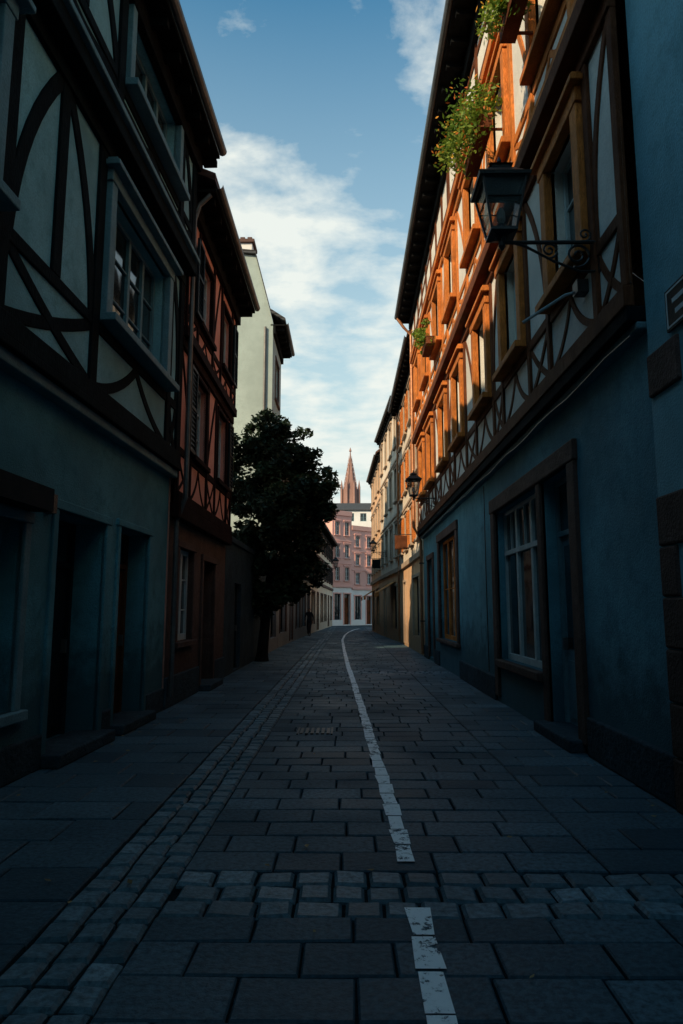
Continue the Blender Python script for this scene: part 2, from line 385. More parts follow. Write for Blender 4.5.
# ------------------------------------------------------------------ L4 pale house with lit gable
YE = 29.4
h = House('pale_green_house'); h.frame((-2.95, 26), (-2.95, YE), 'L')
ops = []
for z in (4.6, 7.4, 10.2): ops.append((27.1, 28.3, z, z+1.7))
gr = [(26.6, 28.8, .5, 3)]
h.wall('grey_plaster', 26, YE, 0, 3.6, gr, 0, .3); h.wall('green_plaster', 26, YE, 3.6, 13, ops, 0, .2)
for o in gr: h.window(o, 0, 'dark_paint', 2, 1, .15, .08)
for o in ops: h.window(o, 0, 'white_frame', 2, 3, .1, .06); h.surround(o, 0, .12, .03, 'sandstone', .05)
h.box('trim', 'sandstone', 26, YE, 3.5, 3.7, -.02, .1)
pf = [(.5, 13.0), (-.1, 13.4), (-.75, 15.9), (-4.5, 16.3), (-8.3, 15.9), (-9, 13)]
h.body(26, YE, pf, 'green_plaster', 'slate', over=.15); h.eave(26, YE+.1, .5, 13.0, 0)
h.box('stone', 'white_plaster', 26.3, 27.1, 14, 16.6, -1.7, -.95); h.box('stone', 'sandstone', 26.2, 27.2, 16.6, 16.75, -1.8, -.85)
for x in (-1.5, -1.2): h.box('stone', 'sandstone', 26.6, 26.82, 16.75, 17.05, x, x+.2)
h.tube('downpipe', 'zinc', [(-3.25, 25.93, 12.8), (-3.25, 25.93, 3.5)], .05)
h.finish()

# ------------------------------------------------------------------ far left row following the bend
def plain_house(name, P0, P1, side, eave, floors, mat, gmat, roofmat, over=.5, ridge=3.5, bay=2.6, ww=1.1, frame='white_frame', sur='sandstone', shut=None, g_top=3.6, depth=9, flat=False, awn=None, sb=0.0, gframe='dark_paint', hang=None, gbay=3.4, gw=1.15):
    h = House(name); h.frame(P0, P1, side, sb); L = h.len
    n = max(1, int(L/bay)); gap = L/n; fh = (eave-.3-g_top)/floors; ops = []; gr = []
    for f in range(floors):
        for i in range(n):
            c = gap*(i+.5); z = g_top+fh*f+fh*.26; ops.append((sb+c-ww/2, sb+c+ww/2, z, z+fh*.58))
    m = max(1, int(L/gbay)); gg = L/m
    for i in range(m):
        c = gg*(i+.5); door = (i % 3 == 1); q = .6 if door and gw > .7 else gw
        gr.append((sb+c-q, sb+c+q, .1 if door else .6, g_top-.75))
    a0, a1 = sb, sb+L
    h.wall(gmat, a0, a1, 0, g_top, gr, 0, .3); h.wall(mat, a0, a1, g_top, eave, ops, 0, .2)
    for o in gr:
        if o[2] < .3: h.panel_door(o, 0, 'brown_timber', .4)
        else: h.window(o, 0, gframe, 2, 1, .15, .08)
        h.surround(o, 0, .14, .04, sur, 0)
    for o in ops:
        h.window(o, 0, frame, 2, 3, .1, .06); h.surround(o, 0, .12, .05, sur, .08, .06)
        if shut: h.shutter(o[0]-.12-ww*.45, o[0]-.12, o[2], o[3], .05, shut); h.shutter(o[1]+.12, o[1]+.12+ww*.45, o[2], o[3], .05, shut)
    h.box('trim', sur, a0, a1, g_top-.1, g_top+.12, -.02, .12)
    for f in range(1, floors): h.box('trim', sur, a0, a1, g_top+fh*f-.06, g_top+fh*f+.06, -.02, .06)
    if flat:
        h.box('trim', mat, a0, a1, eave, eave+.5, -.3, .1); h.body(a0, a1, [(0, eave), (-depth/2, eave+.2), (-depth, eave)], mat, roofmat)
    else:
        h.body(a0, a1, prof(over, eave, depth, eave+ridge), mat, roofmat, over=.05); h.eave(a0, a1, over, eave)
    if awn:
        for (x0, x1, am) in awn:
            v = [h.P(x0, 0, 3.1), h.P(x1, 0, 3.1), h.P(x1, .9, 2.55), h.P(x0, .9, 2.55), h.P(x1, .9, 2.3), h.P(x0, .9, 2.3), h.P(x0, 0, 3.08), h.P(x1, 0, 3.08), h.P(x1, .88, 2.53), h.P(x0, .88, 2.53)]
            h.add('awning', am, v, [(0, 1, 2, 3), (3, 2, 4, 5), (6, 7, 8, 9)])
    if hang:
        for (x, z, hm) in hang:
            h.box('hanging_sign', hm, x-.03, x+.03, z-.28, z+.28, .25, .75)
            h.box('hanging_sign', 'iron', x-.012, x+.012, z+.31, z+.34, 0, .8)
    return h
plain_house('town_house', (-2.95, YE+.05), (-2.5, 47), 'L', 8.4, 2, 'grey_plaster', 'grey_plaster', 'slate', ridge=1.2, bay=2.9).finish()
plain_house('town_house', (-2.5, 47.05), (-1.5, 70), 'L', 8.2, 2, 'cream_plaster', 'cream_plaster', 'tiles', shut='dark_paint', ridge=.8).finish()
plain_house('pink_building', (-1.5, 70.05), (.5, 71.9), 'L', 11.4, 3, 'pink_plaster', 'white_plaster', 'slate', flat=True, g_top=4.0, bay=1.3, ww=.6, sur='pink_plaster', gbay=1.3, gw=.42).finish()
plain_house('pink_building', (.5, 71.93), (3.0, 74.2), 'L', 10.0, 3, 'pink_plaster', 'white_plaster', 'slate', flat=True, g_top=3.8, bay=1.3, ww=.6, sur='pink_plaster', gbay=1.3, gw=.42).finish()
plain_house('town_house', (3.0, 74.23), (11, 79), 'L', 8.6, 2, 'cream_plaster', 'white_plaster', 'slate', flat=True, g_top=3.6, bay=1.8, ww=.8, sur='white_plaster', gbay=1.8, gw=.6).finish()
h = House('white_building'); h.frame((-6, 142), (10, 142), 'R', 0.0); h.n = Vector((0, -1))
ops = [(a, a+1.3, z, z+1.7) for a in (1, 3.6, 6.2, 8.8, 11.4, 14) for z in (13.5, 16.8, 20.0)]
h.wall('white_plaster', 0, 16, 0, 22.3, ops, 0, .2)
for o in ops: h.window(o, 0, 'grey_frame', 2, 2, .1, .08)
h.body(0, 16, [(.4, 22.3), (-5, 24.5), (-10, 22)], 'white_plaster', 'slate'); h.finish()

# ------------------------------------------------------------------ R1 big right half-timbered house
XR = 2.7
h = House('half_timbered_house'); h.frame((XR, 5.8), (XR, 24), 'R')
win = (9.55, 12.3, .75, 3.35); dr = (8.15, 9.35, .1, 3.35); win2 = (16.8, 19.9, .8, 3.55); dr2 = (21.4, 22.6, .1, 3.2)
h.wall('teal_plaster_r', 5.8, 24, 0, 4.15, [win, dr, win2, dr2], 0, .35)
h.surround((8.15, 12.3, .1, 3.35), 0, .28, .05, 'sandstone', 0, part='stone')
h.box('stone', 'sandstone', 9.35, 9.55, .1, 3.35, -.05, .04); h.box('stone', 'sandstone', 9.55, 12.3, .62, .75, -.05, .1)
h.window(win, 0, 'white_frame', 3, 1, .14, .08); h.box('frame', 'white_frame', 9.62, 12.24, 2.55, 2.63, -.2, -.12)
for a in (10.0, 10.9, 11.8): h.box('frame', 'white_frame', a-.012, a+.012, 2.63, 3.28, -.19, -.14)
h.panel_door(dr, 0, 'grey_frame', .7, True, rec=.18)
h.surround(win2, 0, .26, .05, 'sandstone', .06, part='stone'); h.window(win2, 0, 'orange_timber', 3, 2, .1, .09)
h.surround(dr2, 0, .2, .05, 'sandstone', 0, part='stone'); h.panel_door(dr2, 0, 'orange_timber', .5)
for a, b in ((5.8, 7.85), (12.6, 16.5), (20.2, 21.2), (22.8, 24)): h.box('stone', 'plinth', a, b, 0, .42, -.02, .05, .006)
h.box('stone', 'plinth', 8.0, 9.5, 0, .14, -.3, .2)
h.box('trim', 'dark_timber', 5.8, 24, 4.15, 4.3, -.02, .2); h.box('trim', 'grey_frame', 5.8, 24, 4.08, 4.15, -.02, .12)
J = .15
cs = [7.35, 9.9, 12.2, 14.9, 17.3, 20.0, 22.3]
w1 = [(c-.5, c+.5, 5.35, 7.0) for c in cs]; w2 = [(c-.5, c+.5, 8.5, 10.0) for c in cs]
h.wall('cream_infill', 5.8, 24, 4.3, 7.65, w1, J, .3); h.wall('cream_infill', 5.8, 24, 7.65, 10.6, w2, J+.1, .3)
h.wall('cream_infill', 5.8, 24, 10.6, 12.3, [], J+.15)
h.timber('brown_timber', 5.8, 24, 4.3, 7.5, [(a-.22, b+.22) for a, b, _, _ in w1], J, 5.2, .13, .18)
h.box('trim', 'brown_timber', 5.8, 24, 7.5, 7.72, .05, J+.22)
h.timber('orange_timber', 5.8, 24, 7.72, 10.5, [(a-.2, b+.2) for a, b, _, _ in w2], J+.1, 8.3, .13, .12)
h.box('trim', 'orange_timber', 5.8, 24, 10.5, 10.68, .05, J+.25)
h.timber('brown_timber', 5.8, 24, 10.68, 12.2, [], J+.15, 10.9, .15, .1)
x = 6.6
while x < 24: h.box('timber', 'brown_timber', x, x+.15, 10.9, 12.0, J+.12, J+.185, .006); x += 1.15
for i, o in enumerate(w1):
    h.window(o, J, 'white_frame', 2, 3, .14, .06); h.surround(o, J, .2, .1, 'orange_timber', .1, .08)
for i, o in enumerate(w2):
    h.window(o, J+.1, 'white_frame', 2, 3, .14, .06); h.surround(o, J+.1, .18, .1, 'orange_timber', .08, .06)
for i, (o, dd) in enumerate([(o, J) for o in w1]+[(o, J+.1) for o in w2]):
    if i % 3 == 1: h.box('blinds', 'cream_plaster', o[0]+.05, o[1]-.05, o[3]-R.uniform(.4, 1.0), o[3]-.05, dd-.172, dd-.166)
h.body(5.8, 24, prof(.82, 12.35, 10, 16.5), 'cream_infill', 'tiles', over=.02); h.eave(5.8, 24.15, .82, 12.35, J+.15)
h.tube('downpipe', 'copper_pipe', [h.P(23.95, .84, 12.25), h.P(23.95, .6, 11.9), h.P(23.95, .34, 11.6), h.P(23.95, .34, 4.5), h.P(23.95, .1, 4.0), h.P(23.95, .1, .1)], .055)
for z in (1.2, 3.2): h.box('pipe_clip', 'iron', 23.88, 24.02, z, z+.04, 0, .17)
h.tube('flag_holder', 'white_frame', [h.P(6.9, .1, 5.0), h.P(6.95, .35, 4.95), h.P(7.2, .75, 4.75)], .018)
h.box('flag_holder', 'iron', 6.8, 6.95, 4.92, 5.06, J, J+.12)
pts = [h.P(5.85+i*.6, .16, 4.03+(.02*math.sin(i*1.7))) for i in range(30)]
h.tube('cable', 'iron', pts, .009, 5)
h.tube('cable', 'iron', [h.P(13.2, .02, 4.0), h.P(13.22, .02, 2.0), h.P(13.2, .02, .45)], .009, 5)
h.finish()

# R0 near right plain house
h = House('blue_house'); h.frame((2.66, -9), (2.66, 5.78), 'R')
ops = [(a, a+1.1, z, z+1.7) for a in (-7, -4, -1, 1.6) for z in (5.3, 8.4)]
gr = [(-6, -4, .6, 2.8), (-2, -.8, .1, 2.8), (1, 2.8, .6, 2.8)]
h.wall('blue_plaster', -9, 5.78, 0, 13.5, ops+gr, 0, .25)
for o in ops: h.window(o, 0, 'white_frame', 2, 3); h.surround(o, 0, .12, .04, 'sandstone', .06)
for o in gr: h.window(o, 0, 'brown_timber', 2, 1)
for k, (z0, z1) in enumerate(((0, .42), (.43, .85), (.86, 1.28), (1.29, 1.7), (1.71, 2.12), (2.13, 2.55), (3.42, 3.8))):
    w = .5 if k % 2 else .3
    if z0 > 3: w = .55
    h.box('stone', 'sandstone', 5.78-w, 5.775, z0, z1, -.02, .03)
h.box('street_sign_plate', 'dark_paint', 4.78, 5.36, 3.85, 4.2, .01, .03)
for a0, a1, z0, z1 in ((4.8, 5.34, 4.165, 4.18), (4.8, 5.34, 3.87, 3.885), (4.8, 4.815, 3.885, 4.165), (5.325, 5.34, 3.885, 4.165), (4.9, 5.24, 4.05, 4.09), (4.95, 5.2, 3.95, 3.99)):
    h.box('street_sign_border', 'white_plaster', a0, a1, z0, z1, .028, .034)
h.body(-9, 5.78, prof(.5, 13.5, 9, 15.5), 'blue_plaster', 'tiles', over=.0); h.eave(-9, 5.78, .3, 13.5)
h.finish()
plain_house('town_house', (-3.4, -14), (-3.36, .95), 'L', 13, 3, 'grey_plaster', 'grey_plaster', 'tiles', sb=0.0, ridge=1.5).finish()  # unseen house behind camera, height set to shade near ground and right facade
h = House('unseen_sky_blocker'); h.frame((-8, -14.5), (9, -14.5), 'R', 0.0); h.n = Vector((0, 1))  # unseen block added behind the camera to cut low sky and darken the foreground
ops = [(a, a+1.2, z, z+1.8) for a in (3, 6, 9, 12) for z in (1, 4.5, 8)]
h.wall('grey_plaster', 0, 17, 0, 12, ops, 0, .2)
for o in ops: h.window(o, 0, 'white_frame')
h.body(0, 17, [(.4, 12), (-4, 14), (-8, 12)], 'grey_plaster', 'tiles'); h.finish()

# ------------------------------------------------------------------ R2, R3, R4
h = plain_house('cream_house', (2.7, 24.2), (2.66, 34), 'R', 11.7, 3, 'cream_plaster', 'ochre_plaster', 'tiles', over=.45, ridge=4, bay=2.4, ww=1.0, shut='orange_timber', sb=24.2, sur='light_stone', hang=[(27.5, 4.3, 'brown_timber')])
h.tube('downpipe', 'copper_pipe', [h.P(33.9, .1, 11.6), h.P(33.9, .1, .1)], .05); h.finish()
plain_house('ochre_house', (2.65, 34.1), (2.2, 44), 'R', 12.6, 3, 'cream_plaster', 'ochre_plaster', 'tiles', over=.3, ridge=4, bay=2.4, ww=.95, sb=34.1, sur='light_stone', awn=[(36, 39, 'awning_orange')], hang=[(42, 4.4, 'awning_dark')]).finish()
plain_house('cream_house', (2.2, 44.1), (1.95, 54), 'R', 11.8, 3, 'ochre_plaster', 'ochre_plaster', 'tiles', over=.3, ridge=4, bay=2.4, ww=.95, sb=44.1, sur='light_stone', awn=[(46, 49, 'awning_orange'), (50.5, 53, 'awning_orange')]).finish()

# ------------------------------------------------------------------ cathedral spire
sp = Asm('cathedral_spire'); cx, cy = 2.6, 500
def prism(part, mat, cx, cy, r0, r1, z0, z1, n=8, rot=math.pi/8):
    v = [(cx+r*math.cos(rot+2*math.pi*i/n), cy+r*math.sin(rot+2*math.pi*i/n), z) for r, z in ((r0, z0), (r1, z1)) for i in range(n)]
    f = [(i, (i+1) % n, n+(i+1) % n, n+i) for i in range(n)]+[tuple(range(n)), tuple(range(n, 2*n))]
    sp.add(part, mat, v, f)
prism('tower', 'red_stone', cx, cy, 9, 9, 0, 62, 4, math.pi/4)
prism('octagon', 'red_stone', cx, cy, 6.3, 6, 62, 90)
for k in range(8):
    an = math.pi/8+k*math.pi/4
    prism('pinnacles', 'red_stone', cx+7*math.cos(an), cy+7*math.sin(an), 1.0, 1.0, 62, 91, 4); prism('pinnacles', 'red_stone', cx+7*math.cos(an), cy+7*math.sin(an), 1.1, .05, 91, 97, 4)
zz = 90; rr = 6
for k in range(7):
    z2 = zz+3.6; r2 = rr-.78
    prism('stepped_spire', 'red_stone', cx, cy, rr*.86, r2*.9, zz, z2)
    for q in range(8):
        an = math.pi/8+q*math.pi/4; prism('turrets', 'red_stone', cx+rr*.88*math.cos(an), cy+rr*.88*math.sin(an), .45, .05, zz, zz+4.2, 4)
    zz, rr = z2, r2
prism('finial', 'red_stone', cx, cy, .6, .3, zz, zz+5); prism('finial', 'red_stone', cx, cy, 1.1, .1, zz+4, zz+7); sp.finish()

# ------------------------------------------------------------------ ground
mesh_obj('ground', [(-2000, -1000, -.03), (2000, -1000, -.03), (2000, 3000, -.03), (-2000, 3000, -.03)], [(0, 1, 2, 3)], M['joint'])
V = {'slab': ([], [], []), 'cobble': ([], [], [])}
def stone(kind, x0, x1, y0, y1, g, bev, dz, tilt):
    v, f, t = V[kind]; o = len(v); x0 += g; x1 -= g; y0 += g; y1 -= g
    if x1-x0 < .04: return
    j = lambda: R.uniform(-g*.5, g*.5)
    z = R.uniform(-dz, dz); tx, ty = R.uniform(-tilt, tilt), R.uniform(-tilt, tilt)
    c = [(x0+j(), y0+j()), (x1+j(), y0+j()), (x1+j(), y1+j()), (x0+j(), y1+j())]
    mx, my = (x0+x1)/2, (y0+y1)/2
    sg = [(1, 1), (-1, 1), (-1, -1), (1, -1)]
    for x, y in c: v.append((x, y, -.03))
    for x, y in c: v.append((x, y, -bev+z+(x-mx)*tx+(y-my)*ty))
    for (x, y), (a, b) in zip(c, sg): v.append((x+a*bev, y+b*bev, z+(x-mx)*tx+(y-my)*ty))
    for i in range(4):
        k = (i+1) % 4
        f.append((o+i, o+k, o+4+k, o+4+i)); f.append((o+4+i, o+4+k, o+8+k, o+8+i))
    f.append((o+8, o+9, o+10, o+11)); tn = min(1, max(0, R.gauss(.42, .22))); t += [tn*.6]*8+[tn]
def lane(kind, x0, x1, y0, y1, dy, w, g=.006, bev=.009, dz=.003, tilt=.014, stag=True):
    y = y0; r = 0
    while y < y1-.02:
        ye = min(y+dy*R.uniform(.96, 1.04), y1)
        if y1-ye < dy*.4: ye = y1
        x = x0-((w*.5 if r % 2 else 0)+R.uniform(0, .04) if stag else 0)
        while x < x1-.01:
            xe = x+w*(R.uniform(.82, 1.2) if stag else R.uniform(.94, 1.06))
            if x1-xe < w*.35: xe = x1
            a, b = max(x, x0), min(xe, x1)
            if b-a > .05: stone(kind, a, b, y, ye, g, bev, dz, tilt)
            x = xe
        y = ye; r += 1
bands = [(3.86, 4.5), (17.8, 18.4), (33, 33.6), (49, 49.6)]
y = -3
for b0, b1 in bands+[(68, 68)]:
    lane('slab', -1.02, 1.62, y, b0, .33, .5)
    if b1 > b0: lane('cobble', -1.02, 2.75, b0, b1, .21, .23, .009, .018, .006, .05)
    lane('slab', 1.62, 2.8, y, b0, .42, .62)
    y = b1
lane('cobble', -1.55, -1.02, -3, 68, .2, .177, .009, .018, .005, .05, False)
lane('slab', -3.5, -1.55, -3, 68, .5, .62)
st = empty('paved_street')
for k in V: mesh_obj(k+'_paving', V[k][0], V[k][1], M[k], st, tone=V[k][2], recalc=False)
mesh_obj('far_paving', [(-9, 68, -.01), (20, 68, -.01), (20, 140, -.01), (-9, 140, -.01)], [(0, 1, 2, 3)], M['plinth'], st)
m, nt, b = newmat('worn_paint'); L = nt.links.new
tc = N(nt, 'ShaderNodeTexCoord'); n1 = N(nt, 'ShaderNodeTexNoise', Scale=14., Detail=8., Roughness=.8); L(tc.outputs['Object'], n1.inputs['Vector'])
n2 = N(nt, 'ShaderNodeTexNoise', Scale=1.6, Detail=3.); L(tc.outputs['Object'], n2.inputs['Vector'])
ad = N(nt, 'ShaderNodeMath', operation='MULTIPLY_ADD'); L(n2.outputs[0], ad.inputs[0]); ad.inputs[1].default_value = .5; L(n1.outputs[0], ad.inputs[2])
L(mixrgb(nt, ramp(nt, n1.outputs[0], .5, .7), (.9, .94, .95), (.6, .66, .68)), b.inputs['Base Color']); b.inputs['Roughness'].default_value = .6
tr = N(nt, 'ShaderNodeBsdfTransparent'); mx = N(nt, 'ShaderNodeMixShader')
L(ramp(nt, ad.outputs[0], .82, .87, (0,0,0), (1,1,1)), mx.inputs[0]); L(b.outputs[0], mx.inputs[1]); L(tr.outputs[0], mx.inputs[2])
L(mx.outputs[0], nt.nodes['Material Output'].inputs[0]); M['paint'] = m
ln = [(0, .37), (3.78, .375), (4.55, .38), (6, .36), (8, .31), (11, .25), (14, .18), (20, .03), (28, -.12), (37, -.25), (44, -.15), (50, .1), (56, .55), (61, 1.2)]
def lx(y):
    for (a, xa), (c, xc) in zip(ln, ln[1:]):
        if a <= y <= c: return xa+(xc-xa)*(y-a)/(c-a)
    return ln[-1][1]
v = []; f = []; y = 0
while y < 60:
    y2 = min(y+.33, 60)
    if not (3.7 < y < 4.5):
        o = len(v); a, b_, c_, d_ = [R.uniform(-.012, .012) for _ in range(4)]; e1 = R.uniform(.004, .02)
        v += [(lx(y)-.06+a, y+e1, .0115), (lx(y)+.06+b_, y+e1, .0115), (lx(y2)+.06+c_, y2-.008, .0115), (lx(y2)-.06+d_, y2-.008, .0115)]; f.append((o, o+1, o+2, o+3))
    y = y2
mesh_obj('painted_line', v, f, M['paint'], st, recalc=False)
v = []; f = []; t = []
for i in range(170):
    x = R.choice((R.uniform(-2.9, 2.6), R.gauss(-2.6, .25), R.gauss(2.45, .12))); y = 3+R.random()**1.3*30
    if not -2.95 < x < 2.6: continue
    a = R.uniform(0, 6.28); s = R.uniform(.015, .035); o = len(v); z = .016
    for k, (q, w_) in enumerate(((0, 1), (1.57, .5), (3.14, 1), (4.71, .5))): v.append((x+math.cos(a+q)*s*w_, y+math.sin(a+q)*s*w_, z+R.uniform(0, .012)))
    f.append((o, o+1, o+2, o+3)); t.append(R.random())
M['dry_leaf'] = attr_mat('dry_leaf', (.14, .09, .03), (.35, .26, .12), .8, 0)
mesh_obj('fallen_leaves', v, f, M['dry_leaf'], None, tone=t, recalc=False)
dc = Asm('drain_cover')
for i in range(6):
    dc.add('grate', 'iron', [(x, y, z) for x in (-.62+i*.07, -.58+i*.07) for y in (9.2, 9.62) for z in (-.01, .012)], BX)
for xx in ((-.66, -.635), (-.215, -.19)): dc.add('rim', 'iron', [(x, y, z) for x in xx for y in (9.16, 9.66) for z in (-.01, .014)], BX)
dc.finish()

# ------------------------------------------------------------------ foliage
def leaves(name, clumps, size, mat, parent, flat=.0):
    v = []; f = []; t = []
    for (c, r, n, tone) in clumps:
        for i in range(n):
            d = Vector((R.gauss(0, 1), R.gauss(0, 1), R.gauss(0, 1))).normalized()*(R.random()**.45)
            p = Vector((c[0]+d.x*r[0], c[1]+d.y*r[1], c[2]+d.z*r[2]))
            a = Vector((R.gauss(0, 1), R.gauss(0, 1), R.gauss(0, .6))).normalized(); b = a.cross(Vector((R.gauss(0, 1), R.gauss(0, 1), R.gauss(0, 1)))).normalized()
            s = size*R.uniform(.6, 1.3); o = len(v)
            v += [tuple(p-a*s), tuple(p+b*s*.45-a*.1*s), tuple(p+a*s), tuple(p-b*s*.45-a*.1*s)]; f.append((o, o+1, o+2, o+3)); t.append(min(1, max(0, tone+R.uniform(-.25, .25))))
    return mesh_obj(name, v, f, mat, parent, tone=t, recalc=False)
T = Asm('street_tree')
T.tube('trunk', 'bark', [(-2.7, 22, -.03), (-2.68, 22, .3), (-2.6, 22.03, 1.3), (-2.5, 22, 2.4), (-2.35, 22, 3.4), (-2.25, 22, 4.6), (-2.3, 22.05, 6.6)], [.24, .18, .155, .14, .12, .09, .03], 10)
lobes = [(-2.5, 21.9, 7.4, .8), (-3.1, 22.1, 6.7, 1.0), (-1.7, 21.9, 6.6, .9), (-2.4, 22.3, 5.9, 1.1), (-1.1, 22, 5.6, .85), (-3.4, 21.8, 5.2, 1.0), (-2.3, 21.5, 4.8, 1.3), (-.85, 22.1, 4.8, .7), (-1.15, 22.2, 4.0, .85), (-3.3, 22, 3.7, 1.0), (-2.3, 21.8, 3.5, 1.1), (-1.5, 22, 3.0, .85), (-3.0, 21.9, 2.6, .9), (-2.2, 22.1, 2.4, .85), (-2.2, 22.9, 5.0, 1.2), (-3.0, 21.9, 1.9, .6), (-1.7, 22.2, 2.3, .5), (-1.6, 21.7, 5.0, 1.0)]
cl = []
for (lx_, ly_, lz_, lr) in lobes:
    c0 = Vector((lx_, ly_, lz_)); s0 = Vector((-2.35, 22, max(1.9, min(5.6, lz_-.9))))
    T.tube('limbs', 'bark', [s0, (s0+c0)/2+Vector((0, 0, .12)), c0], [.065, .04, .015], 6)
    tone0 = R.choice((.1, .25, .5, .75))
    for i in range(int(22*lr*lr)+6):
        d = Vector((R.gauss(0, 1), R.gauss(0, 1), R.gauss(0, 1))).normalized()*R.uniform(.3, 1.03)*lr
        c = c0+Vector((d.x, d.y, d.z*.85)); r = R.uniform(.18, .4)
        if i % 4 == 0: T.tube('limbs', 'bark', [c0, c], [.02, .006], 5)
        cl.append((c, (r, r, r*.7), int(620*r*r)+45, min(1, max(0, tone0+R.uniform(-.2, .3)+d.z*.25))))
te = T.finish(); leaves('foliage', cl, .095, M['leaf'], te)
def planter(y, z, x, w, big=1.0, nfl=60):
    A = Asm('flower_box')
    for (x0, x1, y0, y1, z0, z1) in ((x-.1, x+.1, y-w/2, y+w/2, z, z+.18), (x-.115, x+.115, y-w/2-.01, y+w/2+.01, z+.18, z+.2), (x+.1, x+.3, y-w/2+.1, y-w/2+.13, z+.03, z+.06), (x+.1, x+.3, y+w/2-.13, y+w/2-.1, z+.03, z+.06)):
        A.add('box', 'brown_timber', [(a, b, c) for a in (x0, x1) for b in (y0, y1) for c in (z0, z1)], BX)
    e = A.finish(); c1 = []; c2 = []
    for i in range(int(16*big)):
        c = (x-.05+R.uniform(-.25, .12)*big, y+R.uniform(-w/2, w/2), z+.3+R.uniform(-.28, .4)*big); r = R.uniform(.1, .2)*big
        c1.append((c, (r, r, r), 80, R.random())); 
        if R.random() < .7: c2.append(((c[0]-.04, c[1], c[2]+.04), (r, r, r), int(nfl/5), R.random()))
    leaves('leaves', c1, .045, M['leaf2'], e); leaves('blossoms', c2, .032, M['petal'], e)
planter(9.9, 8.75, 2.08, 1.2, 1.5, 90); planter(7.5, 8.9, 2.1, .9, 1.0, 60); planter(17.3, 8.4, 2.15, 1.0, .9, 50)

# ------------------------------------------------------------------ lanterns
def lantern(x, y, z, arm, sgn, s=1.0):
    A = Asm('street_lantern'); X = x+sgn*arm
    A.tube('bracket', 'iron', [(x, y, z), (X+sgn*.02, y, z)], .02*s)
    A.add('wall_plate', 'iron', [(a, b, c) for a in (x-.015, x+.02) for b in (y-.05*s, y+.05*s) for c in (z-.32*s, z+.14*s)], BX)
    def spiral(cx, cz, r0, r1, a0, turns, n=30):
        return [(cx+sgn*(r0+(r1-r0)*i/n)*math.cos(a0+turns*2*math.pi*i/n), y, cz+(r0+(r1-r0)*i/n)*math.sin(a0+turns*2*math.pi*i/n)) for i in range(n+1)]
    A.tube('scroll', 'iron', spiral(x+sgn*.2*s, z-.13*s, .02*s, .13*s, 0, 1.8), .013*s, 6)
    A.tube('scroll', 'iron', spiral(x+sgn*.47*s, z-.08*s, .015*s, .085*s, 1, 1.6), .011*s, 6)
    A.tube('scroll', 'iron', [(x+sgn*.02, y, z-.3*s), (x+sgn*.18*s, y, z-.3*s), (x+sgn*.42*s, y, z-.2*s), (x+sgn*.7*s, y, z-.04*s), (X-sgn*.1*s, y, z)], .013*s, 6)
    A.tube('scroll', 'iron', spiral(x+sgn*.12*s, z+.08*s, .01*s, .07*s, 2, 1.5), .01*s, 6)
    zb = z+.07*s
    A.tube('stem', 'iron', [(X, y, z-.08*s), (X, y, z-.04*s), (X, y, z), (X, y, zb)], [.012*s, .035*s, .03*s, .05*s])
    def fr(part, mat, r0, r1, z0, z1):
        v = [(X+a*r, y+b*r, q) for r, q in ((r0, z0), (r1, z1)) for a, b in ((-1, -1), (1, -1), (1, 1), (-1, 1))]
        A.add(part, mat, v, [(0, 1, 5, 4), (1, 2, 6, 5), (2, 3, 7, 6), (3, 0, 4, 7), (0, 1, 2, 3), (4, 5, 6, 7)])
    b0, b1, hgt = .115*s, .205*s, .5*s
    fr('base', 'iron', b0*.5, b0*1.12, zb-.02*s, zb); fr('base', 'iron', b0*1.12, b0*1.12, zb, zb+.03*s)
    gv = [(X+a*r, y+b*r, q) for r, q in ((b0*.96, zb+.03*s), (b1*.96, zb+hgt)) for a, b in ((-1, -1), (1, -1), (1, 1), (-1, 1))]
    A.add('glass', 'lamp_glass', gv, [(0, 1, 5, 4), (1, 2, 6, 5), (2, 3, 7, 6), (3, 0, 4, 7)])
    A.tube('bulb_holder', 'iron', [(X, y, zb+.03*s), (X, y, zb+.12*s)], .025*s)
    A.tube('bulb', 'lamp_core', [(X, y, zb+.12*s), (X, y, zb+.16*s), (X, y, zb+.24*s), (X, y, zb+.29*s)], [.02*s, .042*s, .042*s, .015*s])
    for a, b in ((-1, -1), (1, -1), (1, 1), (-1, 1)):
        A.tube('cage', 'iron', [(X+a*b0, y+b*b0, zb), (X+a*b1, y+b*b1, zb+hgt)], .014*s, 4)
    for (a, b), (c, d) in (((-1, -1), (1, -1)), ((1, -1), (1, 1)), ((1, 1), (-1, 1)), ((-1, 1), (-1, -1))):
        for q in (.0, .62, 1):
            r = b0+(b1-b0)*q; A.tube('cage', 'iron', [(X+a*r, y+b*r, zb+.02*s+(hgt-.02*s)*q), (X+c*r, y+d*r, zb+.02*s+(hgt-.02*s)*q)], (.008 if q == .62 else .014)*s, 4)
    zt = zb+hgt
    fr('lid', 'iron', b1*1.18, b1*1.22, zt, zt+.03*s); fr('lid', 'iron', b1*1.15, b1*.55, zt+.03*s, zt+.15*s)
    fr('lid', 'iron', b1*.4, b1*.45, zt+.15*s, zt+.2*s); fr('lid', 'iron', b1*.55, b1*.1, zt+.2*s, zt+.26*s)
    A.tube('finial', 'iron', [(X, y, zt+.26*s), (X, y, zt+.28*s), (X, y, zt+.3*s), (X, y, zt+.34*s)], [.01*s, .022*s, .02*s, .004*s])
    return A.finish()
lantern(2.55, 6.5, 5.3, .97, -1, 1.05); lantern(2.7, 19.2, 4.75, .8, -1, .9); lantern(2.35, 40.5, 5.0, .8, -1, .9); lantern(-2.0, 60, 5.2, 1.0, 1, 1.2)

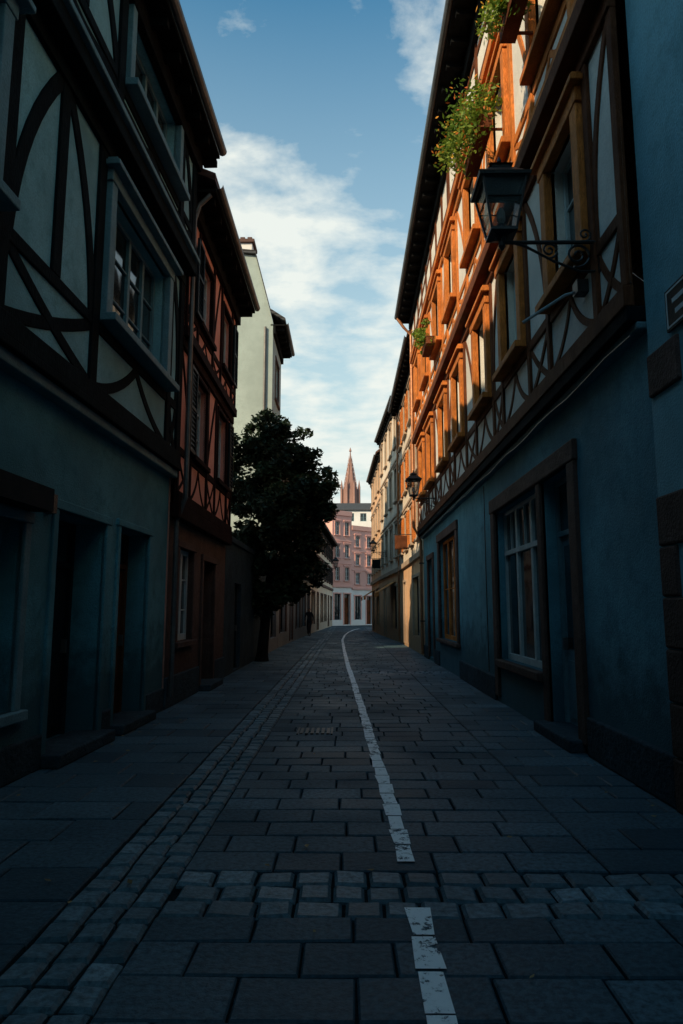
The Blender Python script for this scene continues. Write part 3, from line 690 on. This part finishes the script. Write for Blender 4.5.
# ------------------------------------------------------------------ walking person
def person(px, py, ang):
    J = {'pelvis': (0, 0, .95, .125), 'waist': (0, .0, 1.08, .115), 'chest': (0, .02, 1.3, .145), 'neckb': (0, .02, 1.46, .07), 'neck': (0, .035, 1.52, .05), 'head': (0, .05, 1.62, .09), 'top': (0, .045, 1.71, .075),
         'lsh': (-.17, .02, 1.41, .06), 'lel': (-.24, -.1, 1.15, .045), 'lwr': (-.23, -.02, .92, .03), 'lha': (-.22, .02, .84, .032),
         'rsh': (.17, .02, 1.41, .06), 'rel': (.24, .08, 1.15, .045), 'rwr': (.22, .24, .98, .03), 'rha': (.21, .3, .92, .032),
         'lhp': (-.09, 0, .9, .095), 'lkn': (-.1, .22, .52, .06), 'lan': (-.1, .28, .1, .04), 'lto': (-.1, .45, .05, .035),
         'rhp': (.09, 0, .9, .095), 'rkn': (.1, -.06, .5, .06), 'ran': (.1, -.35, .14, .04), 'rto': (.1, -.24, .035, .035)}
    E = 'pelvis waist,waist chest,chest neckb,neckb neck,neck head,head top,chest lsh,lsh lel,lel lwr,lwr lha,chest rsh,rsh rel,rel rwr,rwr rha,pelvis lhp,lhp lkn,lkn lan,lan lto,pelvis rhp,rhp rkn,rkn ran,ran rto'
    for sd, hx in (('l', -1), ('r', 1)):
        hv = J[sd+'ha']; wv = J[sd+'wr']; dr = Vector(hv[:3])-Vector(wv[:3]); dr.normalize()
        for i, ll in enumerate((.075, .085, .08, .065)):
            p = Vector(hv[:3])+Vector((0, (i-1.5)*.02, 0))+dr*ll*.6; q = p+dr*ll*.5+Vector((-hx*.02, 0, 0))
            J[f'{sd}f{i}a'] = (*p, .01); J[f'{sd}f{i}b'] = (*q, .008); E += f',{sd}ha {sd}f{i}a,{sd}f{i}a {sd}f{i}b'
        p = Vector(wv[:3])+dr*.05+Vector((-hx*.02, .045, 0)); J[sd+'th'] = (*p, .011); E += f',{sd}wr {sd}th'
    ks = list(J); me = bpy.data.meshes.new('body')
    me.from_pydata([J[k][:3] for k in ks], [tuple(ks.index(x) for x in e.split()) for e in E.split(',')], [])
    o = bpy.data.objects.new('body', me); C.objects.link(o)
    md = o.modifiers.new('s', 'SKIN')
    for i, k in enumerate(ks): r = J[k][3]; me.skin_vertices[0].data[i].radius = (r, r)
    me.skin_vertices[0].data[0].use_root = True
    o.modifiers.new('u', 'SUBSURF').levels = 1
    dg = bpy.context.evaluated_depsgraph_get(); m2 = bpy.data.meshes.new_from_object(o.evaluated_get(dg)); bpy.data.objects.remove(o)
    cols = {'jacket': (.02, .022, .03), 'trousers': (.015, .018, .028), 'skin': (.4, .22, .16), 'hair': (.03, .018, .01), 'shoes': (.03, .02, .015)}
    for k, c in cols.items(): m2.materials.append(surf('person_'+k, c, .2, .8, .1, 60, 3))
    for p in m2.polygons:
        p.use_smooth = True; c = p.center
        i = 0 if c.z > .9 else 1
        if c.z < .13: i = 4
        if c.z > 1.5: i = 3 if (c.z > 1.66 or c.y < .03) else 2
        if abs(c.x) > .17 and c.z < .95: i = 2
        p.material_index = i
    o = bpy.data.objects.new('walking_person', m2); C.objects.link(o); o.location = (px, py, .01); o.rotation_euler = (0, 0, ang)
    A = Asm('face')
    for (a, b, c, r) in ((-.035, .13, 1.63, .012), (.035, .13, 1.63, .012), (0, .145, 1.6, .014), (-.09, .05, 1.61, .02), (.09, .05, 1.61, .02)):
        A.tube('features', 'sandstone', [(a, b-r, c), (a, b, c), (a, b+r*.8, c)], [r*.6, r, r*.4], 6)
    e = A.finish(); e.name = 'face'; e.parent = o
person(-2.3, 42, math.pi*.97)

# ------------------------------------------------------------------ light, sky, camera
AZ, EL = 42, 29
d = Vector((math.sin(math.radians(AZ))*math.cos(math.radians(EL)), math.cos(math.radians(AZ))*math.cos(math.radians(EL)), -math.sin(math.radians(EL))))
sl = bpy.data.lights.new('sun', 'SUN'); sl.energy = 5; sl.angle = math.radians(.5); sl.color = (1, .76, .48)
so = bpy.data.objects.new('sun', sl); C.objects.link(so); so.rotation_euler = d.to_track_quat('-Z', 'Y').to_euler()
w = bpy.data.worlds.new("World"); bpy.context.scene.world = w; w.use_nodes = True; nt = w.node_tree; L = nt.links.new
bg = nt.nodes['Background']; bg.inputs[1].default_value = .15
sk = N(nt, 'ShaderNodeTexSky'); sk.sky_type = 'NISHITA'; sk.sun_disc = False; sk.sun_elevation = math.radians(EL); sk.sun_rotation = math.radians(180+AZ)
sk.air_density = 1.0; sk.dust_density = .6; sk.ozone_density = 2
tc = N(nt, 'ShaderNodeTexCoord'); sx = N(nt, 'ShaderNodeSeparateXYZ'); L(tc.outputs['Generated'], sx.inputs[0])
az_ = N(nt, 'ShaderNodeMath', operation='ADD'); L(sx.outputs[2], az_.inputs[0]); az_.inputs[1].default_value = .2
mxz = N(nt, 'ShaderNodeMath', operation='MAXIMUM'); L(az_.outputs[0], mxz.inputs[0]); mxz.inputs[1].default_value = .03
vd = N(nt, 'ShaderNodeVectorMath', operation='DIVIDE'); L(tc.outputs['Generated'], vd.inputs[0])
cb = N(nt, 'ShaderNodeCombineXYZ'); [L(mxz.outputs[0], cb.inputs[i]) for i in range(3)]; L(cb.outputs[0], vd.inputs[1])
mp = N(nt, 'ShaderNodeMapping'); mp.inputs['Scale'].default_value = (1.5, 2.0, .0); mp.inputs['Location'].default_value = (4.3, 2.4, 0); L(vd.outputs[0], mp.inputs[0])
cn = N(nt, 'ShaderNodeTexNoise', Scale=3.2, Detail=8., Roughness=.58, Distortion=.15); L(mp.outputs[0], cn.inputs['Vector'])
ds = N(nt, 'ShaderNodeVectorMath', operation='DISTANCE'); L(tc.outputs['Generated'], ds.inputs[0]); ds.inputs[1].default_value = (-.10, .85, .52)
bank = ramp(nt, ds.outputs['Value'], .03, .15, (.2,)*3, (0, 0, 0))
lowb = ramp(nt, sx.outputs[2], .2, .6, (.22,)*3, (0, 0, 0))
s1 = N(nt, 'ShaderNodeMath', operation='ADD'); L(cn.outputs[0], s1.inputs[0]); L(bank, s1.inputs[1])
s2 = N(nt, 'ShaderNodeMath', operation='ADD'); L(s1.outputs[0], s2.inputs[0]); L(lowb, s2.inputs[1])
mask = ramp(nt, s2.outputs[0], .54, .78, (0, 0, 0), (.95,)*3)
blue = mixrgb(nt, 1.0, sk.outputs[0], (.62, 1.28, 1.25), 'MULTIPLY')
haze = ramp(nt, sx.outputs[2], .2, .72, (.97,)*3, (0, 0, 0))
c = mixrgb(nt, haze, blue, (4.3, 5.2, 5.05))
c = mixrgb(nt, mask, c, (5.9, 6.2, 5.8))
L(c, bg.inputs[0])
cam = bpy.data.cameras.new('camera'); co = bpy.data.objects.new('camera', cam); C.objects.link(co)
cam.sensor_fit = 'VERTICAL'; cam.sensor_height = 36; cam.lens = 24; cam.clip_end = 5000; cam.clip_start = .05
co.location = (0, 0, 1.6); co.rotation_euler = (math.radians(98.165), 0, math.radians(.46))
sc = bpy.context.scene; sc.camera = co
sc.view_settings.view_transform = 'Standard'; sc.view_settings.look = 'None'; sc.view_settings.exposure = 0
